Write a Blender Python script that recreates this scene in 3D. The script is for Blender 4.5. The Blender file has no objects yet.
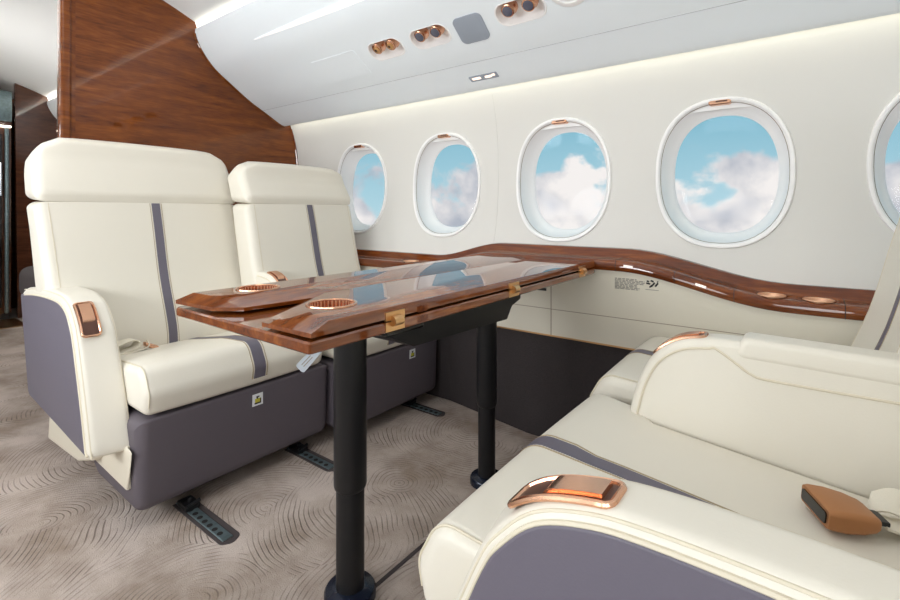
import bpy, bmesh, math, random
from math import sin, cos, pi, sqrt, atan2, radians
from mathutils import Vector
random.seed(7)
SC = bpy.context.scene
COL = SC.collection

# ------------------------------------------------------------------ materials
def lin(c):
    c = c / 255.0
    return c / 12.92 if c <= 0.04045 else ((c + 0.055) / 1.055) ** 2.4
def rgb(r, g, b): return (lin(r), lin(g), lin(b), 1.0)

def mat(name, color, rough=0.5, metal=0.0, coat=0.0, spec=0.5, bump=None, emit=None, var=None, coat_rough=0.03):
    m = bpy.data.materials.new(name); m.use_nodes = True
    nt = m.node_tree; b = nt.nodes['Principled BSDF']
    b.inputs['Base Color'].default_value = color
    b.inputs['Roughness'].default_value = rough
    b.inputs['Metallic'].default_value = metal
    b.inputs['Coat Weight'].default_value = coat
    b.inputs['Coat Roughness'].default_value = coat_rough
    b.inputs['Specular IOR Level'].default_value = spec
    tc = nt.nodes.new('ShaderNodeTexCoord')
    if var:
        n = nt.nodes.new('ShaderNodeTexNoise'); n.inputs['Scale'].default_value = var[0]; n.inputs['Detail'].default_value = 4
        nt.links.new(tc.outputs['Object'], n.inputs['Vector'])
        r = nt.nodes.new('ShaderNodeMix'); r.data_type = 'RGBA'
        r.inputs['A'].default_value = color
        r.inputs['B'].default_value = var[1]
        nt.links.new(n.outputs['Fac'], r.inputs['Factor'])
        nt.links.new(r.outputs['Result'], b.inputs['Base Color'])
    if bump:
        n = nt.nodes.new('ShaderNodeTexNoise'); n.inputs['Scale'].default_value = bump[0]; n.inputs['Detail'].default_value = 3
        nt.links.new(tc.outputs['Object'], n.inputs['Vector'])
        bp = nt.nodes.new('ShaderNodeBump'); bp.inputs['Strength'].default_value = bump[1]; bp.inputs['Distance'].default_value = 0.002
        nt.links.new(n.outputs['Fac'], bp.inputs['Height']); nt.links.new(bp.outputs['Normal'], b.inputs['Normal'])
    if emit:
        b.inputs['Emission Color'].default_value = emit[0]
        b.inputs['Emission Strength'].default_value = emit[1]
    return m

def wood(name, dark, mid, light, stretch, scale=1.0, rot=(0, 0, 0), coat=1.0, ior=1.55):
    m = bpy.data.materials.new(name); m.use_nodes = True
    nt = m.node_tree; N = nt.nodes; L = nt.links; b = N['Principled BSDF']
    tc = N.new('ShaderNodeTexCoord'); mp = N.new('ShaderNodeMapping')
    mp.inputs['Scale'].default_value = stretch; mp.inputs['Rotation'].default_value = rot
    L.new(tc.outputs['Object'], mp.inputs['Vector'])
    n1 = N.new('ShaderNodeTexNoise'); n1.inputs['Scale'].default_value = 2.2 * scale; n1.inputs['Detail'].default_value = 7; n1.inputs['Roughness'].default_value = 0.62; n1.inputs['Distortion'].default_value = 0.6
    n2 = N.new('ShaderNodeTexNoise'); n2.inputs['Scale'].default_value = 13 * scale; n2.inputs['Detail'].default_value = 5
    L.new(mp.outputs['Vector'], n1.inputs['Vector']); L.new(mp.outputs['Vector'], n2.inputs['Vector'])
    mx = N.new('ShaderNodeMath'); mx.operation = 'MULTIPLY_ADD'; mx.inputs[1].default_value = 0.3
    ml = N.new('ShaderNodeMath'); ml.operation = 'MULTIPLY'; ml.inputs[1].default_value = 0.7
    L.new(n1.outputs['Fac'], ml.inputs[0]); L.new(n2.outputs['Fac'], mx.inputs[0]); L.new(ml.outputs[0], mx.inputs[2])
    cr = N.new('ShaderNodeValToRGB'); e = cr.color_ramp.elements
    e[0].position = 0.30; e[0].color = dark; e[1].position = 0.72; e[1].color = light
    k = cr.color_ramp.elements.new(0.5); k.color = mid
    L.new(mx.outputs[0], cr.inputs['Fac']); L.new(cr.outputs['Color'], b.inputs['Base Color'])
    b.inputs['Roughness'].default_value = 0.5; b.inputs['Specular IOR Level'].default_value = 0.1
    b.inputs['Coat Weight'].default_value = coat; b.inputs['Coat Roughness'].default_value = 0.012; b.inputs['Coat IOR'].default_value = ior
    return m

M = {}
M['cream'] = mat('cream_leather', rgb(235, 229, 216), 0.42, spec=0.4, bump=(260, 0.10), var=(3.0, rgb(231, 225, 211)))
M['stitch'] = mat('tan_stitching', rgb(176, 158, 128), 0.7)
M['piping'] = mat('cream_piping', rgb(222, 212, 190), 0.5)
M['grey'] = mat('grey_leather', rgb(108, 103, 115), 0.5, spec=0.4, bump=(260, 0.12))
M['base'] = mat('grey_shell', rgb(98, 91, 98), 0.55, spec=0.4, bump=(400, 0.1))
M['copper'] = mat('copper', rgb(228, 178, 148), 0.22, 1.0)
M['copper_brushed'] = mat('brushed_copper', rgb(180, 126, 84), 0.45, 0.6)
M['copper_dark'] = mat('copper_recess', rgb(92, 60, 48), 0.35, 0.2)
M['brass'] = mat('brass', rgb(222, 178, 128), 0.28, 1.0)
M['white'] = mat('white_plastic', rgb(250, 249, 248), 0.35)
M['panel'] = mat('white_ceiling_panel', rgb(243, 249, 253), 0.45, spec=0.35)
M['ceil'] = mat('white_ceiling', rgb(244, 245, 245), 0.5)
M['wall'] = mat('wall_fabric', rgb(227, 225, 220), 0.6, spec=0.3, var=(2.0, rgb(224, 222, 217)))
M['dado'] = mat('cream_sidewall', rgb(228, 222, 206), 0.45)
M['black'] = mat('matte_black_metal', rgb(24, 24, 26), 0.38, spec=0.4)
M['blackgloss'] = mat('gloss_black', rgb(14, 14, 16), 0.12)
M['navy'] = mat('blue_black_metal', rgb(32, 38, 54), 0.22, 0.3)
M['kick'] = mat('charcoal_carpeted_panel', rgb(54, 49, 50), 0.85, spec=0.2, bump=(220, 0.6), var=(160, rgb(68, 62, 62)))
M['chrome'] = mat('chrome', rgb(205, 212, 220), 0.14, 1.0)
M['silver'] = mat('satin_silver', rgb(196, 206, 216), 0.35, 0.35)
M['copper_satin'] = mat('satin_copper', rgb(240, 190, 156), 0.3, 0.55)
M['steel'] = mat('worn_steel', rgb(140, 158, 162), 0.45, 0.7, var=(60, rgb(84, 98, 102)))
M['gap'] = mat('dark_gap', rgb(34, 30, 30), 0.7)
M['seam'] = mat('panel_seam', rgb(192, 195, 199), 0.6)
M['wallseam'] = mat('wall_joint', rgb(206, 204, 198), 0.6)
M['tanseam'] = mat('tan_panel_seam', rgb(138, 114, 92), 0.6)
M['speaker'] = mat('grey_grille', rgb(160, 168, 180), 0.6, bump=(500, 0.5))
M['lens'] = mat('grey_lens', rgb(92, 92, 106), 0.15)
M['cove'] = mat('cove_strip', rgb(255, 244, 214), 0.5, emit=(rgb(255, 247, 228), 5.0))
M['coveup'] = mat('upper_cove_strip', rgb(255, 246, 224), 0.5, emit=(rgb(255, 246, 226), 11.0))
M['coveaft'] = mat('aft_cove_strip', rgb(255, 246, 230), 0.5, emit=(rgb(255, 247, 232), 34.0))
M['streak'] = mat('white_streak', rgb(255, 255, 255), 0.3, emit=(rgb(255, 255, 255), 0.35))
M['glyph'] = mat('lit_symbol', rgb(255, 230, 214), 0.4, emit=(rgb(255, 228, 210), 1.0))
M['button'] = mat('lit_button', rgb(245, 236, 228), 0.3, emit=(rgb(255, 240, 230), 0.5))
M['ink'] = mat('black_ink', rgb(30, 30, 32), 0.6)
M['inkgrey'] = mat('grey_print', rgb(150, 146, 138), 0.7)
M['yellow'] = mat('yellow_print', rgb(206, 196, 70), 0.6)
M['paper'] = mat('white_label', rgb(238, 240, 244), 0.5)
M['webbing'] = mat('cream_webbing', rgb(232, 225, 208), 0.75, bump=(500, 0.5))
M['sofa'] = mat('charcoal_upholstery', rgb(70, 62, 62), 0.8)
M['skirt'] = mat('cream_shroud', rgb(224, 216, 198), 0.45)
M['wood_bulk'] = wood('mahogany_bulkhead', rgb(76, 33, 4), rgb(114, 57, 11), rgb(148, 82, 24), (1, 1.0, 9.0), 1.2, (radians(-14), 0, 0), ior=1.42)
M['wood_table'] = wood('mahogany_table', rgb(74, 31, 5), rgb(120, 58, 13), rgb(164, 94, 34), (9.0, 1.0, 9.0), 1.2, ior=1.85)
M['wood_ledge'] = wood('mahogany_ledge', rgb(64, 25, 3), rgb(108, 49, 9), rgb(150, 80, 20), (1.0, 9.0, 9.0), 1.2)
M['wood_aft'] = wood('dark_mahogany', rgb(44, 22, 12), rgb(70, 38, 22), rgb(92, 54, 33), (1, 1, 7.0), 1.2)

def carpet():
    m = bpy.data.materials.new('patterned_carpet'); m.use_nodes = True
    nt = m.node_tree; N = nt.nodes; L = nt.links; b = N['Principled BSDF']
    b.inputs['Roughness'].default_value = 0.95; b.inputs['Specular IOR Level'].default_value = 0.1
    tc = N.new('ShaderNodeTexCoord')
    wn = N.new('ShaderNodeTexNoise'); wn.inputs['Scale'].default_value = 2.5; wn.inputs['Detail'].default_value = 2
    L.new(tc.outputs['Object'], wn.inputs['Vector'])
    mixv = N.new('ShaderNodeVectorMath'); mixv.operation = 'MULTIPLY_ADD'
    mixv.inputs[1].default_value = (0.12, 0.12, 0)
    L.new(wn.outputs['Color'], mixv.inputs[0]); L.new(tc.outputs['Object'], mixv.inputs[2])
    vo = N.new('ShaderNodeTexVoronoi'); vo.voronoi_dimensions = '2D'; vo.inputs['Scale'].default_value = 2.7
    L.new(mixv.outputs[0], vo.inputs['Vector'])
    of = N.new('ShaderNodeVectorMath'); of.operation = 'MULTIPLY_ADD'; of.inputs[1].default_value = (0.62, 0.62, 0); L.new(vo.outputs['Color'], of.inputs[0])
    L.new(vo.outputs['Position'], of.inputs[2])
    o2 = N.new('ShaderNodeVectorMath'); o2.operation = 'ADD'; o2.inputs[1].default_value = (-0.31, -0.31, 0); L.new(of.outputs[0], o2.inputs[0])
    fl = N.new('ShaderNodeVectorMath'); fl.operation = 'MULTIPLY'; fl.inputs[1].default_value = (1, 1, 0); L.new(o2.outputs[0], fl.inputs[0])
    f3 = N.new('ShaderNodeVectorMath'); f3.operation = 'MULTIPLY'; f3.inputs[1].default_value = (1, 1, 0); L.new(mixv.outputs[0], f3.inputs[0])
    ds = N.new('ShaderNodeVectorMath'); ds.operation = 'DISTANCE'; L.new(fl.outputs[0], ds.inputs[0]); L.new(f3.outputs[0], ds.inputs[1])
    mu = N.new('ShaderNodeMath'); mu.operation = 'MULTIPLY'; mu.inputs[1].default_value = 2 * pi / 0.0165
    L.new(ds.outputs['Value'], mu.inputs[0])
    si = N.new('ShaderNodeMath'); si.operation = 'SINE'; L.new(mu.outputs[0], si.inputs[0])
    mr = N.new('ShaderNodeMapRange'); mr.inputs['From Min'].default_value = 0.5; mr.inputs['From Max'].default_value = 1.0
    L.new(si.outputs[0], mr.inputs['Value'])
    # break the lines up here and there
    bn = N.new('ShaderNodeTexNoise'); bn.inputs['Scale'].default_value = 9; bn.inputs['Detail'].default_value = 3
    L.new(tc.outputs['Object'], bn.inputs['Vector'])
    br = N.new('ShaderNodeMapRange'); br.inputs['From Min'].default_value = 0.40; br.inputs['From Max'].default_value = 0.64
    L.new(bn.outputs['Fac'], br.inputs['Value'])
    lm = N.new('ShaderNodeMath'); lm.operation = 'MULTIPLY'; L.new(mr.outputs[0], lm.inputs[0]); L.new(br.outputs[0], lm.inputs[1])
    pn = N.new('ShaderNodeTexNoise'); pn.inputs['Scale'].default_value = 3.0; pn.inputs['Detail'].default_value = 5; pn.inputs['Roughness'].default_value = 0.65
    L.new(tc.outputs['Object'], pn.inputs['Vector'])
    cr = N.new('ShaderNodeValToRGB'); e = cr.color_ramp.elements
    e[0].position = 0.36; e[0].color = rgb(156, 140, 127); e[1].position = 0.62; e[1].color = rgb(200, 186, 177)
    L.new(pn.outputs['Fac'], cr.inputs['Fac'])
    mx = N.new('ShaderNodeMix'); mx.data_type = 'RGBA'; mx.inputs['B'].default_value = rgb(92, 78, 70)
    sc = N.new('ShaderNodeMath'); sc.operation = 'MULTIPLY'; sc.inputs[1].default_value = 0.6
    L.new(lm.outputs[0], sc.inputs[0]); L.new(sc.outputs[0], mx.inputs['Factor'])
    L.new(cr.outputs['Color'], mx.inputs['A']); L.new(mx.outputs['Result'], b.inputs['Base Color'])
    fn = N.new('ShaderNodeTexNoise'); fn.inputs['Scale'].default_value = 300
    L.new(tc.outputs['Object'], fn.inputs['Vector'])
    ad = N.new('ShaderNodeMath'); ad.operation = 'MULTIPLY_ADD'; ad.inputs[1].default_value = -1.5
    L.new(lm.outputs[0], ad.inputs[0]); L.new(fn.outputs['Fac'], ad.inputs[2])
    bp = N.new('ShaderNodeBump'); bp.inputs['Strength'].default_value = 0.5; bp.inputs['Distance'].default_value = 0.004
    L.new(ad.outputs[0], bp.inputs['Height']); L.new(bp.outputs['Normal'], b.inputs['Normal'])
    return m
M['carpet'] = carpet()

def glass():
    m = bpy.data.materials.new('window_glass'); m.use_nodes = True
    nt = m.node_tree; N = nt.nodes; L = nt.links; N.remove(N['Principled BSDF'])
    t = N.new('ShaderNodeBsdfTransparent'); g = N.new('ShaderNodeBsdfGlossy'); g.inputs['Roughness'].default_value = 0.0
    mx = N.new('ShaderNodeMixShader'); mx.inputs[0].default_value = 0.004
    L.new(t.outputs[0], mx.inputs[1]); L.new(g.outputs[0], mx.inputs[2]); L.new(mx.outputs[0], N['Material Output'].inputs[0])
    return m
M['glass'] = glass()

# ------------------------------------------------------------------ object helpers
def root_loc(p):
    while p.parent: p = p.parent
    return p.location.copy()
def obj(name, vf, material, parent=None, smooth=35, loc=None):
    """one mesh object from (verts, faces) in world coordinates"""
    v, f = vf
    me = bpy.data.meshes.new(name)
    if parent is not None: o3 = root_loc(parent)
    elif loc is not None: o3 = Vector(loc)
    else:
        xs = [p[0] for p in v]; ys = [p[1] for p in v]; zs = [p[2] for p in v]
        o3 = Vector(((min(xs) + max(xs)) / 2, (min(ys) + max(ys)) / 2, min(zs)))
    me.from_pydata([(p[0] - o3.x, p[1] - o3.y, p[2] - o3.z) for p in v], [], f)
    bm = bmesh.new(); bm.from_mesh(me)
    bmesh.ops.recalc_face_normals(bm, faces=bm.faces[:]); bm.to_mesh(me); bm.free()
    if smooth:
        for p in me.polygons: p.use_smooth = True
        me.set_sharp_from_angle(angle=radians(smooth))
    me.materials.append(M[material] if isinstance(material, str) else material)
    o = bpy.data.objects.new(name, me); COL.objects.link(o)
    if parent is not None: o.parent = parent
    else: o.location = o3
    return o
def thing(name, label, cat, loc, group=None):
    o = bpy.data.objects.new(name, None); COL.objects.link(o); o.location = loc; o.empty_display_size = 0.05
    o['label'] = label; o['category'] = cat
    if group: o['group'] = group
    return o
def tag(o, label, cat, group=None):
    o['label'] = label; o['category'] = cat
    if group: o['group'] = group
    return o
def struct(o): o['kind'] = 'structure'; return o
def copy_tree(o, parent=None):
    c = o.copy(); COL.objects.link(c)
    if parent is not None: c.parent = parent
    for ch in list(o.children): copy_tree(ch, c)
    return c

# ------------------------------------------------------------------ shape helpers (all return (verts, faces))
def join(*parts):
    V = []; Fc = []
    for v, f in parts:
        n = len(V); V += list(v); Fc += [tuple(i + n for i in q) for q in f]
    return V, Fc
def mapv(vf, fn): return [fn(p) for p in vf[0]], vf[1]
def bmout(bm):
    bm.verts.ensure_lookup_table(); bm.verts.index_update()
    r = ([tuple(v.co) for v in bm.verts], [tuple(v.index for v in f.verts) for f in bm.faces]); bm.free(); return r
def box(x0, x1, y0, y1, z0, z1, bev=0.0, seg=2):
    bm = bmesh.new(); bmesh.ops.create_cube(bm, size=1)
    for v in bm.verts:
        v.co = Vector(((x0 + x1) / 2 + v.co.x * (x1 - x0), (y0 + y1) / 2 + v.co.y * (y1 - y0), (z0 + z1) / 2 + v.co.z * (z1 - z0)))
    if bev: bmesh.ops.bevel(bm, geom=bm.edges[:], offset=bev, segments=seg, profile=0.5, affect='EDGES')
    return bmout(bm)
def fillet(pts, closed=True, n=6, seg=0.05):
    out = []; N = len(pts)
    for i, p in enumerate(pts):
        r = p[2] if len(p) > 2 else 0; P = Vector(p[:2])
        if r <= 0 or (not closed and i in (0, N - 1)): out.append((P.x, P.y)); continue
        A = Vector(pts[i - 1][:2]); B = Vector(pts[(i + 1) % N][:2])
        u = (A - P); w = (B - P); lu = u.length; lw = w.length; u /= lu; w /= lw
        ang = math.acos(max(-1, min(1, u.dot(w)))); t = min(r / math.tan(ang / 2), lu * 0.49, lw * 0.49); r2 = t * math.tan(ang / 2)
        bis = (u + w).normalized(); c = P + bis * (r2 / sin(ang / 2))
        s = P + u * t - c; e = P + w * t - c
        a0 = atan2(s.y, s.x); a1 = atan2(e.y, e.x); d = (a1 - a0 + pi) % (2 * pi) - pi
        for k in range(n + 1):
            a = a0 + d * k / n; out.append((c.x + r2 * cos(a), c.y + r2 * sin(a)))
    res = []
    m = len(out)
    for i in range(m if closed else m - 1):
        a = out[i]; b = out[(i + 1) % m]; L = math.hypot(b[0] - a[0], b[1] - a[1])
        if L < 1e-6: continue
        k = max(1, int(L / seg))
        for j in range(k): res.append((a[0] + (b[0] - a[0]) * j / k, a[1] + (b[1] - a[1]) * j / k))
    if not closed: res.append(out[-1])
    return res
def smoothcurve(pts, n=8):
    """Catmull-Rom through open points"""
    P = [Vector(p) for p in pts]; P = [P[0] * 2 - P[1]] + P + [P[-1] * 2 - P[-2]]; out = []
    for i in range(1, len(P) - 2):
        for k in range(n):
            t = k / n
            out.append(tuple(0.5 * ((2 * P[i]) + (P[i + 1] - P[i - 1]) * t + (2 * P[i - 1] - 5 * P[i] + 4 * P[i + 1] - P[i + 2]) * t * t + (3 * P[i] - P[i - 1] - 3 * P[i + 1] + P[i + 2]) * t ** 3)))
    out.append(tuple(P[-2])); return out
def area2(p): return sum(p[i][0] * p[(i + 1) % len(p)][1] - p[(i + 1) % len(p)][0] * p[i][1] for i in range(len(p)))
def offset(p, d, closed=True):
    """move a 2-D outline outward by d (inward if negative)"""
    N = len(p); sgn = 1 if (not closed or area2(p) > 0) else -1; out = []
    for i in range(N):
        if closed: a = p[i - 1]; b = p[(i + 1) % N]
        else: a = p[max(i - 1, 0)]; b = p[min(i + 1, N - 1)]
        tx, ty = b[0] - a[0], b[1] - a[1]; L = math.hypot(tx, ty) or 1
        out.append((p[i][0] + sgn * ty / L * d, p[i][1] - sgn * tx / L * d))
    return out
def inset(p, d, steps=8):
    """shrink an outline in steps up to d, same point count; corners too tight for it close to a mitre"""
    p = [Vector(q) for q in p]; N = len(p); sg = 1 if area2(p) > 0 else -1; out = [[tuple(q) for q in p]]
    T = [(p[(i + 1) % N] - p[i - 1]).normalized() for i in range(N)]
    E = [(p[(i + 1) % N] - p[i]).normalized() for i in range(N)]
    def dist(q):
        best = 9
        for i in range(N):
            a = p[i]; b = p[(i + 1) % N]; u = b - a; t = max(0, min(1, (q - a).dot(u) / max(1e-12, u.dot(u)))); best = min(best, (q - a - u * t).length)
        return best
    for st in range(1, steps + 1):
        h = d * st / steps; q = []; ok = []
        for i in range(N):
            v = p[i] - Vector((T[i].y, -T[i].x)) * (sg * h / max(0.5, T[i].dot(E[i]))); q.append(v); ok.append(dist(v) > h * 0.985 - 1e-5)
        if not any(ok): out.append(out[-1]); continue
        s0 = ok.index(True); i = 1
        while i < N:
            j = (s0 + i) % N
            if ok[j]: i += 1; continue
            m = i
            while not ok[(s0 + m) % N]: m += 1
            a = (s0 + i - 1) % N; b = (s0 + m) % N
            ta = T[a]; tb = T[b]; den = ta.x * tb.y - ta.y * tb.x; mid = (q[a] + q[b]) / 2
            if abs(den) > 0.08:
                w = q[b] - q[a]; c = q[a] + ta * ((w.x * tb.y - w.y * tb.x) / den)
                if (c - mid).length < 2 * (q[b] - q[a]).length + 0.002: mid = c
            for k in range(i, m): q[(s0 + k) % N] = mid.copy()
            i = m
        out.append([tuple(v) for v in q])
    return out
def pillow(prof, y0, y1, r, crown=0.0, n=6, mid=8):
    """outline in (x, z) run along y, with rounded ends and a soft crown"""
    rows = []
    for k in range(n + 1):
        th = k / n * pi / 2; rows.append((y0 + r * (1 - cos(th)), -r * (1 - sin(th))))
    for k in range(1, mid): rows.append((y0 + r + (y1 - y0 - 2 * r) * k / mid, 0))
    for k in range(n, -1, -1):
        th = k / n * pi / 2; rows.append((y1 - r * (1 - cos(th)), -r * (1 - sin(th))))
    V = []; Fc = []; N = len(prof); ST = 16; ins = inset(prof, r, ST)
    for y, d in rows:
        s = (y - y0) / (y1 - y0); g = -d / r * ST; i0 = min(ST - 1, int(g)); g -= i0
        q = [(a[0] + (b[0] - a[0]) * g, a[1] + (b[1] - a[1]) * g) for a, b in zip(ins[i0], ins[i0 + 1])]
        if crown: q = offset(q, crown * (1 - (2 * s - 1) ** 2))
        V += [(a, y, b) for a, b in q]
    for i in range(len(rows) - 1):
        for j in range(N):
            Fc.append((i * N + j, i * N + (j + 1) % N, (i + 1) * N + (j + 1) % N, (i + 1) * N + j))
    Fc.append(tuple(range(N))); Fc.append(tuple((len(rows) - 1) * N + j for j in range(N)))
    return V, Fc
def strip(path, y0, y1, off, th=0.004):
    """band laid on an open outline (x, z); off > 0 to the right of travel"""
    a = offset(path, off, False); b = offset(path, off - th, False); n = len(path); V = []; Fc = []
    for y in (y0, y1):
        V += [(p[0], y, p[1]) for p in a]; V += [(p[0], y, p[1]) for p in b]
    for i in range(n - 1):
        Fc.append((i, i + 1, 2 * n + i + 1, 2 * n + i)); Fc.append((n + i, n + i + 1, 3 * n + i + 1, 3 * n + i))
        Fc.append((i, i + 1, n + i + 1, n + i)); Fc.append((2 * n + i, 2 * n + i + 1, 3 * n + i + 1, 3 * n + i))
    for i in (0, n - 1): Fc.append((i, n + i, 3 * n + i, 2 * n + i))
    return V, Fc
def tube(path, r, closed=False, n=8, flat=1.0):
    P = [Vector(p) for p in path]
    P = [p for i, p in enumerate(P) if i == 0 or (p - P[i - 1]).length > 1e-5]
    if closed and (P[0] - P[-1]).length < 1e-5: P.pop()
    V = []; Fc = []; N = len(P); up = None
    for i, p in enumerate(P):
        a = P[i - 1] if (i or closed) else P[0]; b = P[(i + 1) % N] if (i < N - 1 or closed) else P[-1]
        t = (b - a).normalized()
        if up is None:
            up = Vector((0, 0, 1)) if abs(t.z) < 0.9 else Vector((1, 0, 0))
        s = t.cross(up).normalized(); up = s.cross(t).normalized()
        for k in range(n):
            an = 2 * pi * k / n; V.append(tuple(p + s * (r * cos(an)) + up * (r * flat * sin(an))))
    for i in range(N if closed else N - 1):
        for k in range(n):
            j = (i + 1) % N; Fc.append((i * n + k, i * n + (k + 1) % n, j * n + (k + 1) % n, j * n + k))
    if not closed: Fc.append(tuple(range(n))); Fc.append(tuple((N - 1) * n + k for k in range(n)))
    return V, Fc
def revolve(prof, c, n=32, axis=None, cap=True):
    """prof: list of (radius, height) about an axis through c"""
    ax = Vector(axis or (0, 0, 1)).normalized(); s = ax.orthogonal().normalized(); t = ax.cross(s); c = Vector(c); V = []; Fc = []
    for r, h in prof:
        for k in range(n):
            a = 2 * pi * k / n; V.append(tuple(c + ax * h + s * (r * cos(a)) + t * (r * sin(a))))
    for i in range(len(prof) - 1):
        for k in range(n): Fc.append((i * n + k, i * n + (k + 1) % n, (i + 1) * n + (k + 1) % n, (i + 1) * n + k))
    if cap: Fc.append(tuple(range(n))); Fc.append(tuple((len(prof) - 1) * n + k for k in range(n)))
    return V, Fc
def loft(rings, closed=True, caps=True):
    V = []; Fc = []; n = len(rings[0])
    assert all(len(r) == n for r in rings)
    for r in rings: V += [tuple(p) for p in r]
    for i in range(len(rings) - 1):
        for k in range(n if closed else n - 1):
            Fc.append((i * n + k, i * n + (k + 1) % n, (i + 1) * n + (k + 1) % n, (i + 1) * n + k))
    if caps: Fc.append(tuple(range(n))); Fc.append(tuple((len(rings) - 1) * n + k for k in range(n)))
    return V, Fc
def run_x(prof, xs, closed=False):
    """outline in (y, z) swept along x"""
    return loft([[(x, p[0], p[1]) for p in prof] for x in xs], closed, closed)
def cut(o, cutter_vf, smooth=30):
    """boolean cut, applied"""
    v, f = cutter_vf; me = bpy.data.meshes.new('cut'); L = o.matrix_world.translation if not o.parent else root_loc(o.parent)
    if not o.parent: L = o.location
    me.from_pydata([(p[0] - L.x, p[1] - L.y, p[2] - L.z) for p in v], [], f)
    bm = bmesh.new(); bm.from_mesh(me); bmesh.ops.recalc_face_normals(bm, faces=bm.faces[:]); bm.to_mesh(me); bm.free()
    par = o.parent; lo = o.location.copy(); o.parent = None; o.location = (0, 0, 0)
    c = bpy.data.objects.new('cut', me); COL.objects.link(c)
    md = o.modifiers.new('b', 'BOOLEAN'); md.operation = 'DIFFERENCE'; md.object = c; md.solver = 'EXACT'
    bpy.context.view_layer.update()
    dg = bpy.context.evaluated_depsgraph_get(); nm = bpy.data.meshes.new_from_object(o.evaluated_get(dg))
    o.modifiers.clear(); old = o.data; nm.name = old.name; o.data = nm
    for p in nm.polygons: p.use_smooth = True
    nm.set_sharp_from_angle(angle=radians(smooth))
    bpy.data.objects.remove(c); bpy.data.meshes.remove(me)
    o.parent = par; o.location = lo
def frange(a, b, n): return [a + (b - a) * i / n for i in range(n + 1)]

XA, XF = -6.6, 1.9          # ends of the cabin shell
XB = -2.9                   # bulkhead behind the aft seats

# ------------------------------------------------------------------ cabin shell
struct(obj('floor', box(XA, XF, -1.15, 2.2, -0.03, 0.0), 'carpet', smooth=0, loc=(0, 0, 0)))
# side wall: outline (z -> y)
WP = [(0.66, 1.955), (0.76, 1.98), (0.9, 2.022), (1.0, 2.04), (1.15, 2.052), (1.28, 2.05), (1.42, 2.035), (1.52, 2.012), (1.60, 1.985), (1.70, 1.94)]
def yw(z):
    for i in range(len(WP) - 1):
        if z <= WP[i + 1][0] or i == len(WP) - 2:
            # smooth interpolation
            z0, y0 = WP[i]; z1, y1 = WP[i + 1]; t = (z - z0) / (z1 - z0)
            m0 = (y1 - WP[i - 1][1]) / (z1 - WP[i - 1][0]) if i else (y1 - y0) / (z1 - z0)
            m1 = (WP[i + 2][1] - y0) / (WP[i + 2][0] - z0) if i + 2 < len(WP) else (y1 - y0) / (z1 - z0)
            h = z1 - z0
            return (2 * t ** 3 - 3 * t * t + 1) * y0 + (t ** 3 - 2 * t * t + t) * h * m0 + (-2 * t ** 3 + 3 * t * t) * y1 + (t ** 3 - t * t) * h * m1
WX = [-2.255, -1.582, -0.912, -0.270, 0.378]      # window centres
WZ = 1.147; HW, HH = 0.228, 0.278
NW = 64
def sup(k, hw, hh, e=2.3):
    a = 2 * pi * k / NW + pi / 4; c, s = cos(a), sin(a)
    return hw * math.copysign(abs(c) ** (2 / e), c), hh * math.copysign(abs(s) ** (2 / e), s)
def bay(xc, x0, x1, z0, z1):
    rings = []
    q = NW // 4
    def border(k):
        side = (k // q) % 4; t = (k % q) / q
        if side == 0: return (x1 + (x0 - x1) * t, z1)
        if side == 1: return (x0, z1 + (z0 - z1) * t)
        if side == 2: return (x0 + (x1 - x0) * t, z0)
        return (x1, z0 + (z1 - z0) * t)
    for m in range(7):
        t = m / 6; ring = []
        for k in range(NW):
            a = sup(k, HW, HH); b = border(k); x = (xc + a[0]) * (1 - t) + b[0] * t; z = (WZ + a[1]) * (1 - t) + b[1] * t
            ring.append((x, yw(z), z))
        rings.append(ring)
    return loft(rings, True, False)
edges = [XB + 0.35] + [(WX[i] + WX[i + 1]) / 2 for i in range(4)] + [0.70]
zlo, zhi = 0.66, 1.70
parts = [bay(WX[i], edges[i], edges[i + 1], zlo, zhi) for i in range(5)]
zs = frange(zlo, zhi, 26)
for a, b in ((XA, edges[0]), (edges[-1], XF)):
    parts.append(loft([[(x, yw(z), z) for z in zs] for x in frange(a, b, 8)], False, False))
wall = struct(obj('wall_right', join(*parts), 'wall', smooth=60))
bm = bmesh.new(); bm.from_mesh(wall.data); bmesh.ops.remove_doubles(bm, verts=bm.verts[:], dist=0.0005); bm.to_mesh(wall.data); bm.free()
# faint joints between wall panels
for x in (edges[2] + 0.0,):
    obj('seam', tube([(x, yw(z) - 0.0002, z) for z in frange(0.80, 1.58, 20)], 0.0009, n=6), 'wallseam', wall)

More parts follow.
